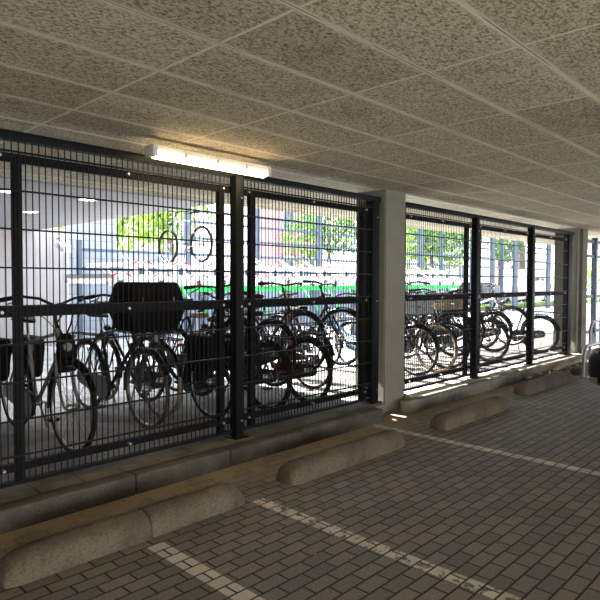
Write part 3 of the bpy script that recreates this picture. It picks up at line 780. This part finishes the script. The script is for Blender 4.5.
# ------------------------------------------------------------------ yard fence behind the rack
t = thing('steel_rail_fence', 'blue grey steel fence with horizontal rails behind the bike rack', 'fence', (5.5, 11.7, GZ))
def yb(bm, x0, x1, y0, y1, z0, z1): return box(bm, x0-5.5, x1-5.5, y0-11.7, y1-11.7, z0-GZ, z1-GZ)
for px, w in ((5.5, .08), (8.2, .13), (10.45, .15), (12.95, .17), (15.6, .13), (18.6, .26), (20.1, .08), (22.6, .12), (24.5, .30), (25.5, .18), (26.9, .42), (31, .4)):
    bm = B(); yb(bm, px-w/2, px+w/2, 11.62, 11.72, GZ, 3.62 if px > 6 else 2.35); obj('post', bm, M['bluesteel'], t)
for z in (1.75, 2.15, 2.55, 2.95, 3.22, 3.52):
    bm = B(); yb(bm, 5.5 if z < 2.5 else 8.2, 31, 11.65, 11.69, z-.035, z+.03+(.05 if z > 3.5 else 0)); obj('rail', bm, M['bluesteel'], t)

# ------------------------------------------------------------------ outside: ground, trees, houses, vehicles
bm = B(); box(bm, -40, 120, 12.6, 90, -.3, 0.0); struct('floor_street', bm, M['asphalt'])
bm = B(); box(bm, 46, 120, -60, 12.6, -.3, -.02); box(bm, -40, 46, -60, -9, -.3, -.02); struct('floor_yard', bm, M['asphalt'])
bm = B(); box(bm, 22, 60, 12.62, 13.8, 0, .35); bevel(bm, .05)
tag(obj('grass_verge', bm, M['grass']), 'strip of green verge beyond the yard fence', 'grass', kind='stuff')

def tree(x, y, h, r, mat, label, n=1500, trunk=.14, cz=None, squash=.8):
    t = thing('leafy_tree', label, 'tree', (x, y, 0), group='trees beyond the yard fence')
    bm = B(); q = random.Random(int(x*31+y*7)); cz = cz or h-r*squash
    tube(bm, [(0, 0, -.1), (.05, 0, cz*.5), (.0, .05, cz)], [trunk, trunk*.8, trunk*.4], 8)
    for k in range(5):
        a = q.uniform(0, 2*PI); tube(bm, [(0, 0, cz*.7), (r*.5*math.cos(a), r*.5*math.sin(a), cz+q.uniform(-.1, .4)*r)], [trunk*.4, trunk*.12], 6)
    obj('trunk', bm, M['bark'], t)
    bm = B()
    lobes = [(q.uniform(-.55, .55)*r, q.uniform(-.55, .55)*r, q.uniform(-.5, .5)*r*squash, q.uniform(.4, .62)*r) for _ in range(9)]
    for i in range(n):
        lx, ly, lz, lr = lobes[i % 9]
        d = Vector((q.gauss(0, 1), q.gauss(0, 1), q.gauss(0, 1))).normalized()*lr*q.uniform(.55, 1)**.5
        c = Vector((lx, ly, cz+lz))+d*1.0
        s = q.uniform(.07, .16)*(.6+r*.16)
        R_ = Euler((q.uniform(0, 6), q.uniform(0, 6), q.uniform(0, 6))).to_matrix()
        vs = [bm.verts.new(c+R_ @ Vector(p)*s) for p in ((-1, 0, 0), (0, -.5, .1), (1, 0, 0), (0, .5, .1))]
        bm.faces.new(vs)
    obj('crown', bm, M[mat], t, False)
tree(8.3, 15.5, 5.2, 2.0, 'leaf1', 'bright green tree behind the annex wall, leftmost of the trees', 2200)
tree(11.6, 17.5, 5.8, 2.2, 'leaf1', 'green tree behind the bicycle on the upper tier', 2200)
tree(22.3, 19.4, 6.2, 2.4, 'leaf2', 'green tree seen left of the large column', 2200)
tree(25.9, 15.6, 5.6, 2.0, 'leaf2', 'dense green tree seen just right of the large column', 2400)
tree(30, 18.5, 6.8, 3.0, 'leaf1', 'big light green tree above the rack in the far bay', 2600)
tree(36.5, 23, 7.4, 3.2, 'leaf2', 'tall green tree left of the nearer kerb post', 2400)
tree(33.5, 15.5, 5.2, 1.7, 'leaf2', 'small green tree beside the farther steel posts', 1500)
tree(52, 22, 9, 2.6, 'leaf1', 'distant tree with bare trunk above the white van', 1800, .45)
tree(62, 19, 5, 2.8, 'leaf1', 'distant green bush like tree at far right', 1500)

def building(name, x0, x1, y0, y1, h, mat, label, wins):
    t = thing(name, label, 'building', ((x0+x1)/2, y0, 0)); w = (x1-x0)/2
    bm = B(); box(bm, -w, w, 0, y1-y0, 0, h); obj('walls', bm, M[mat], t, False)
    bm = B(); box(bm, -w-.2, w+.2, -.2, y1-y0+.2, h, h+.25); obj('roof', bm, M['white'], t, False)
    for (wx, wz, ww, wh) in wins:
        bm = B()
        for a, b_, c, d in ((wx-ww, wx+ww, wz-wh, wz-wh+.08), (wx-ww, wx+ww, wz+wh-.08, wz+wh), (wx-ww, wx-ww+.08, wz-wh, wz+wh), (wx+ww-.08, wx+ww, wz-wh, wz+wh), (wx-.04, wx+.04, wz-wh, wz+wh)): box(bm, a, b_, -.06, 0, c, d)
        wf = obj('window', bm, M['white'], t, False)
        bm = B(); box(bm, wx-ww+.05, wx+ww-.05, -.03, -.01, wz-wh+.05, wz+wh-.05); obj('pane', bm, M['pane'], wf, False)
building('brick_house', 22, 25.7, 23, 24.5, 7.5, 'brick', 'pink brick house seen above the rack between the steel posts', [(-.9, 2.3, .5, .6), (.8, 2.3, .5, .6), (-.9, 5, .5, .7), (.8, 5, .5, .7)])
building('white_house', 10.8, 19.0, 26, 34, 9, 'render', 'white rendered house left of the brick house', [(-1.5, 2.2, .7, .7), (1.6, 2.2, .7, .7), (-1.5, 5, .7, .7), (1.6, 5, .7, .7)])
building('pale_block', 60, 95, 46, 56, 9, 'render', 'pale distant building beyond the white van', [(-8, 3, 1.2, 1), (-3, 3, 1.2, 1), (3, 3, 1.2, 1), (8, 3, 1.2, 1)])

def car(label, paint, loc, rotz, W=1.72, L=4.1, name='parked_car'):
    """front at local y=0, car extends to -L; left side (seen from front) at x=0..W"""
    t = thing(name, label, 'car', loc, (0, 0, rotz)); hw = W/2
    def sec(y, w, zt, zb, sh):
        return [(-w, y, zb+.06), (-w*1.0, y, (zb+sh)/2), (-w*.985, y, sh), (-w*.88, y, zt-.02), (-w*.55, y, zt), (0, y, zt+.01), (w*.55, y, zt), (w*.88, y, zt-.02), (w*.985, y, sh), (w, y, (zb+sh)/2), (w, y, zb+.06), (w*.8, y, zb), (-w*.8, y, zb)]
    bm = B(); loft(bm, [sec(0, hw*.80, .62, .30, .55), sec(-.06, hw*.88, .68, .22, .58), sec(-.25, hw*.97, .77, .20, .62), sec(-.7, hw, .86, .20, .70), sec(-1.2, hw, .96, .20, .80), sec(-2.2, hw, .98, .20, .84), sec(-3.4, hw, 1.0, .20, .86), sec(-L+.2, hw*.95, .98, .22, .86), sec(-L, hw*.85, .9, .34, .80)])
    obj('body', bm, paint, t)
    bm = B()
    def cs(y, w, z): return [(-w, y, z), (w, y, z)]
    loft(bm, [[(-hw*.9, -.95, .93), (hw*.9, -.95, .93), (hw*.9, -L+.25, .95), (-hw*.9, -L+.25, .95)], [(-hw*.86, -1.15, 1.1), (hw*.86, -1.15, 1.1), (hw*.86, -L+.32, 1.12), (-hw*.86, -L+.32, 1.12)], [(-hw*.72, -1.75, 1.42), (hw*.72, -1.75, 1.42), (hw*.72, -L+.65, 1.42), (-hw*.72, -L+.65, 1.42)]]); bevel(bm, .05); obj('cabin_glass', bm, M['carglass'], t)
    bm = B(); box(bm, -hw*.72, hw*.72, -L+.62, -1.72, 1.41, 1.47); bevel(bm, .03); obj('roof', bm, paint, t)
    for s in (-1, 1):
        for y in (-.78, -L+.8):
            w = None
            bm = B(); torus(bm, (0, 0, 0), .215, .10, 28, 8, .10); bmesh.ops.transform(bm, matrix=Matrix.Translation((s*(hw-.07), y, .315)) @ Matrix.Rotation(PI/2, 4, 'Z'), verts=bm.verts); w = obj('wheel', bm, M['rubber'], t)
            bm = B(); tube(bm, [(s*(hw-.14), y, .315), (s*(hw+.0), y, .315)], .19, 18); obj('rim', bm, M['alu'], w)
        bm = B(); loft(bm, [[(s*hw*.60, -.045, .55), (s*hw*.86, -.13, .57), (s*hw*.86, -.13, .66), (s*hw*.60, -.045, .645)], [(s*hw*.60, -.02, .56), (s*hw*.87, -.11, .58), (s*hw*.87, -.11, .65), (s*hw*.60, -.02, .635)]]); obj('headlamp', bm, M['lens'], t)
        bm = B(); box(bm, s*hw*.84-.1, s*hw*.84+.08, -L-.01, -L+.1, .62, .78); bevel(bm, .02); obj('tail_lamp', bm, M['red'], t)
    bm = B(); loft(bm, [[(x, -.0-.11*(abs(x)/hw)**2.5-dy, z) for (dy, z) in ((-.035, .26), (-.05, .30), (-.035, .335), (.05, .335), (.05, .26))] for x in [-hw*.92+hw*1.84*k/14 for k in range(15)]]); obj('bumper_strip', bm, M['chrome'], t)
    return t
car('glossy black car whose front corner enters at the right edge', M['carpaint'], (8.37, 2.38, 0), 0)
car('dark grey car parked far beyond the yard fence', M['greycar'], (32.5, 15.0, 0), -PI/2)

# white van far right
t = thing('white_van', 'white van with grey lettering parked beyond the far end of the yard', 'van', (36.9, 14.6, 0))
bm = B(); prism(bm, [(-2.4, .35), (2.3, .35), (2.4, .9), (2.4, 2.1), (2.3, 2.3), (-1.3, 2.3), (-1.9, 1.45), (-2.4, 1.2)], 0, 1.9); bevel(bm, .06); obj('body', bm, M['vanpaint'], t)
for x in (-1.5, 1.5):
    for y in (.08, 1.82):
        bm = B(); torus(bm, (x, y, .34), .23, .11, 24, 8, .1); obj('wheel', bm, M['rubber'], t)
bm = B(); prism(bm, [(-1.25, 1.45), (-.4, 1.45), (-.4, 2.1), (-1.15, 2.1)], -.02, .0); obj('side_window', bm, M['carglass'], t, False)
bm = B(); box(bm, 2.2, 2.42, -.03, .1, 1.05, 1.4); obj('tail_lamp', bm, M['red'], t)
bm = B(); box(bm, -2.2, 2.3, -.02, 0, .78, .86); obj('side_stripe', bm, M['lettering'], t, False)
bm = B(); q = random.Random(5); lx = -1.1        # illegible lettering: a line of short strokes
while lx < 2.1:
    wd = q.uniform(.05, .10)
    if q.random() > .18:
        box(bm, lx, lx+.025, -.015, 0, 1.58, 1.58+q.choice((.18, .18, .26))); box(bm, lx, lx+wd, -.015, 0, q.choice((1.58, 1.66, 1.73)), q.choice((1.74, 1.76))); box(bm, lx+wd-.02, lx+wd, -.015, 0, 1.58, 1.75)
    lx += wd+.045
obj('lettering', bm, M['lettering'], t, False)

# ------------------------------------------------------------------ foreground bits
def hoop(x, y, w, h, label, r=.028, z0=0):
    t = thing('steel_hoop', label, 'bike stand', (x+w/2, y, z0), group='steel tube hoops beside the black car'); hw = w/2
    pts = [(-hw, 0, 0), (-hw, 0, h-.2)] + [(-hw+.2-.2*math.cos(a), 0, h-.2+.2*math.sin(a)) for a in [PI/2*k/6 for k in range(1, 7)]]
    pts += [(hw-.2+.2*math.sin(a), 0, h-.2+.2*math.cos(a)) for a in [PI/2*k/6 for k in range(0, 7)]] + [(hw, 0, 0)]
    bm = B(); tube(bm, pts, r, 10); obj('hoop', bm, M['rail'], t)
    for s in (-1, 1):
        bm = B(); box(bm, s*hw-.09, s*hw+.09, -.09, .09, 0, .012); bevel(bm, .003, 1); obj('base_plate', bm, M['rail'], t)
hoop(9.66, 3.07, .95, .48, 'low steel tube hoop left of the black car, nearer one')
hoop(11.75, 3.62, 1.0, .74, 'taller steel tube hoop behind the low hoop at right edge')

q = random.Random(3)
for k in range(11):
    u = k/10.; x = 8.75+u*2.2+q.uniform(-.1, .1); y = 3.53+q.uniform(-.07, .07)
    bm = B(); l, w, h = q.uniform(.05, .10), q.uniform(.035, .05), q.uniform(.02, .035)
    box(bm, -l, l, -w, w, -h, h)
    for v in bm.verts: v.co *= q.uniform(.75, 1.15)
    bevel(bm, .008, 1)
    o = obj('broken_brick', bm, M['rubble'], None, False); o.location = (x, y, h*.9); o.rotation_euler = (q.uniform(-.15, .15), q.uniform(-.15, .15), q.uniform(0, 3))
    tag(o, 'pale broken brick in the rubble between far kerb and stop block', 'brick', 'broken bricks in the rubble')
for (x, a, L_, lab) in ((10.1, .1, .9, 'broken plank lying on the rubble before the far column, nearer one'), (10.7, -.05, .8, 'broken plank lying on the rubble before the far column, farther one')):
    bm = B(); box(bm, -L_/2, L_/2, -.05, .05, 0, .03); bevel(bm, .004, 1); o = obj('wooden_plank', bm, M['wood']); o.location = (x, 3.56, .06); o.rotation_euler = (.06, -.04, a); tag(o, lab, 'plank', 'planks on the rubble')

bm = B(); q = random.Random(9)
for k in range(110):
    if k < 55: x, y = q.uniform(1, 9), 3.60-abs(q.gauss(0, .10))
    else: x, y = q.uniform(1, 8), q.uniform(.6, 3.4)
    if 2.86 < y < 3.2: continue
    s = q.uniform(.008, .022); c = Vector((x, y, .006+s*.15)); R_ = Euler((q.uniform(-.3, .3), q.uniform(-.3, .3), q.uniform(0, 6))).to_matrix()
    vs = [bm.verts.new(c+R_ @ Vector(p)*s) for p in ((-1, 0, 0), (0, -.5, .15), (1, 0, 0), (0, .5, .15))]; bm.faces.new(vs)
tag(obj('fallen_leaves', bm, M['dryleaf'], None, False), 'dry brown leaves scattered on the paving', 'leaves', kind='stuff')

# ------------------------------------------------------------------ light, world, camera
sun = bpy.data.lights.new('sun', 'SUN'); sun.energy = 28; sun.angle = .012; sun.color = (1., .95, .87)
so = link('sun', sun); el, az = math.radians(43.6), math.radians(96)   # towards +Y
dv = Vector((math.cos(el)*math.cos(az), math.cos(el)*math.sin(az), math.sin(el)))
so.rotation_euler = dv.to_track_quat('Z', 'Y').to_euler()
w = bpy.data.worlds.new('sky'); SC.world = w; w.use_nodes = True; nt = w.node_tree
bg = nt.nodes['Background']; bg.inputs[1].default_value = 3.4
tc = nt.nodes.new('ShaderNodeTexCoord'); sp = nt.nodes.new('ShaderNodeSeparateXYZ'); lnk(nt, tc.outputs['Generated'], sp.inputs[0])
lnk(nt, mix(nt, mrange(nt, sp.outputs[2], -.02, .7), (.97, .98, 1.), (.72, .84, 1.)), bg.inputs[0])

def point(name, loc, e, col, r=.2):
    L = bpy.data.lights.new(name, 'POINT'); L.energy = e; L.color = col; L.shadow_soft_size = r
    o = link(name, L); o.location = loc
for lx, ly, le in ((-1.8, -2.2, 205), (3.0, -4.2, 165), (8.5, -3.6, 42)):
    point('fill_light', (lx, ly, .62), le, (1., .92, .73), .4)  # unseen fill lamps added low behind the camera to brighten the ceiling

cam = bpy.data.cameras.new('camera'); co = link('camera', cam); SC.camera = co
yaw, pit, roll = 7.65564763e-01, -3.22250072e-02, 2.96400799e-03
fw = Vector((math.cos(yaw)*math.cos(pit), math.sin(yaw)*math.cos(pit), math.sin(pit)))
r_ = Vector((math.sin(yaw), -math.cos(yaw), 0)); u_ = r_.cross(fw)
r2 = math.cos(roll)*r_+math.sin(roll)*u_; u2 = -math.sin(roll)*r_+math.cos(roll)*u_
mw = Matrix((r2, u2, -fw)).transposed().to_4x4(); mw.translation = (0, 0, 1.5)
co.matrix_world = mw
cam.sensor_width = 36; cam.lens = 577.2825/600*36; cam.clip_start = .05; cam.clip_end = 300
SC.view_settings.view_transform = 'Standard'; SC.view_settings.look = 'None'; SC.view_settings.exposure = .8
SC.cycles.use_denoising = True; SC.cycles.max_bounces = 10; SC.cycles.diffuse_bounces = 5; SC.cycles.transparent_max_bounces = 16
SC.cycles.sample_clamp_indirect = 8
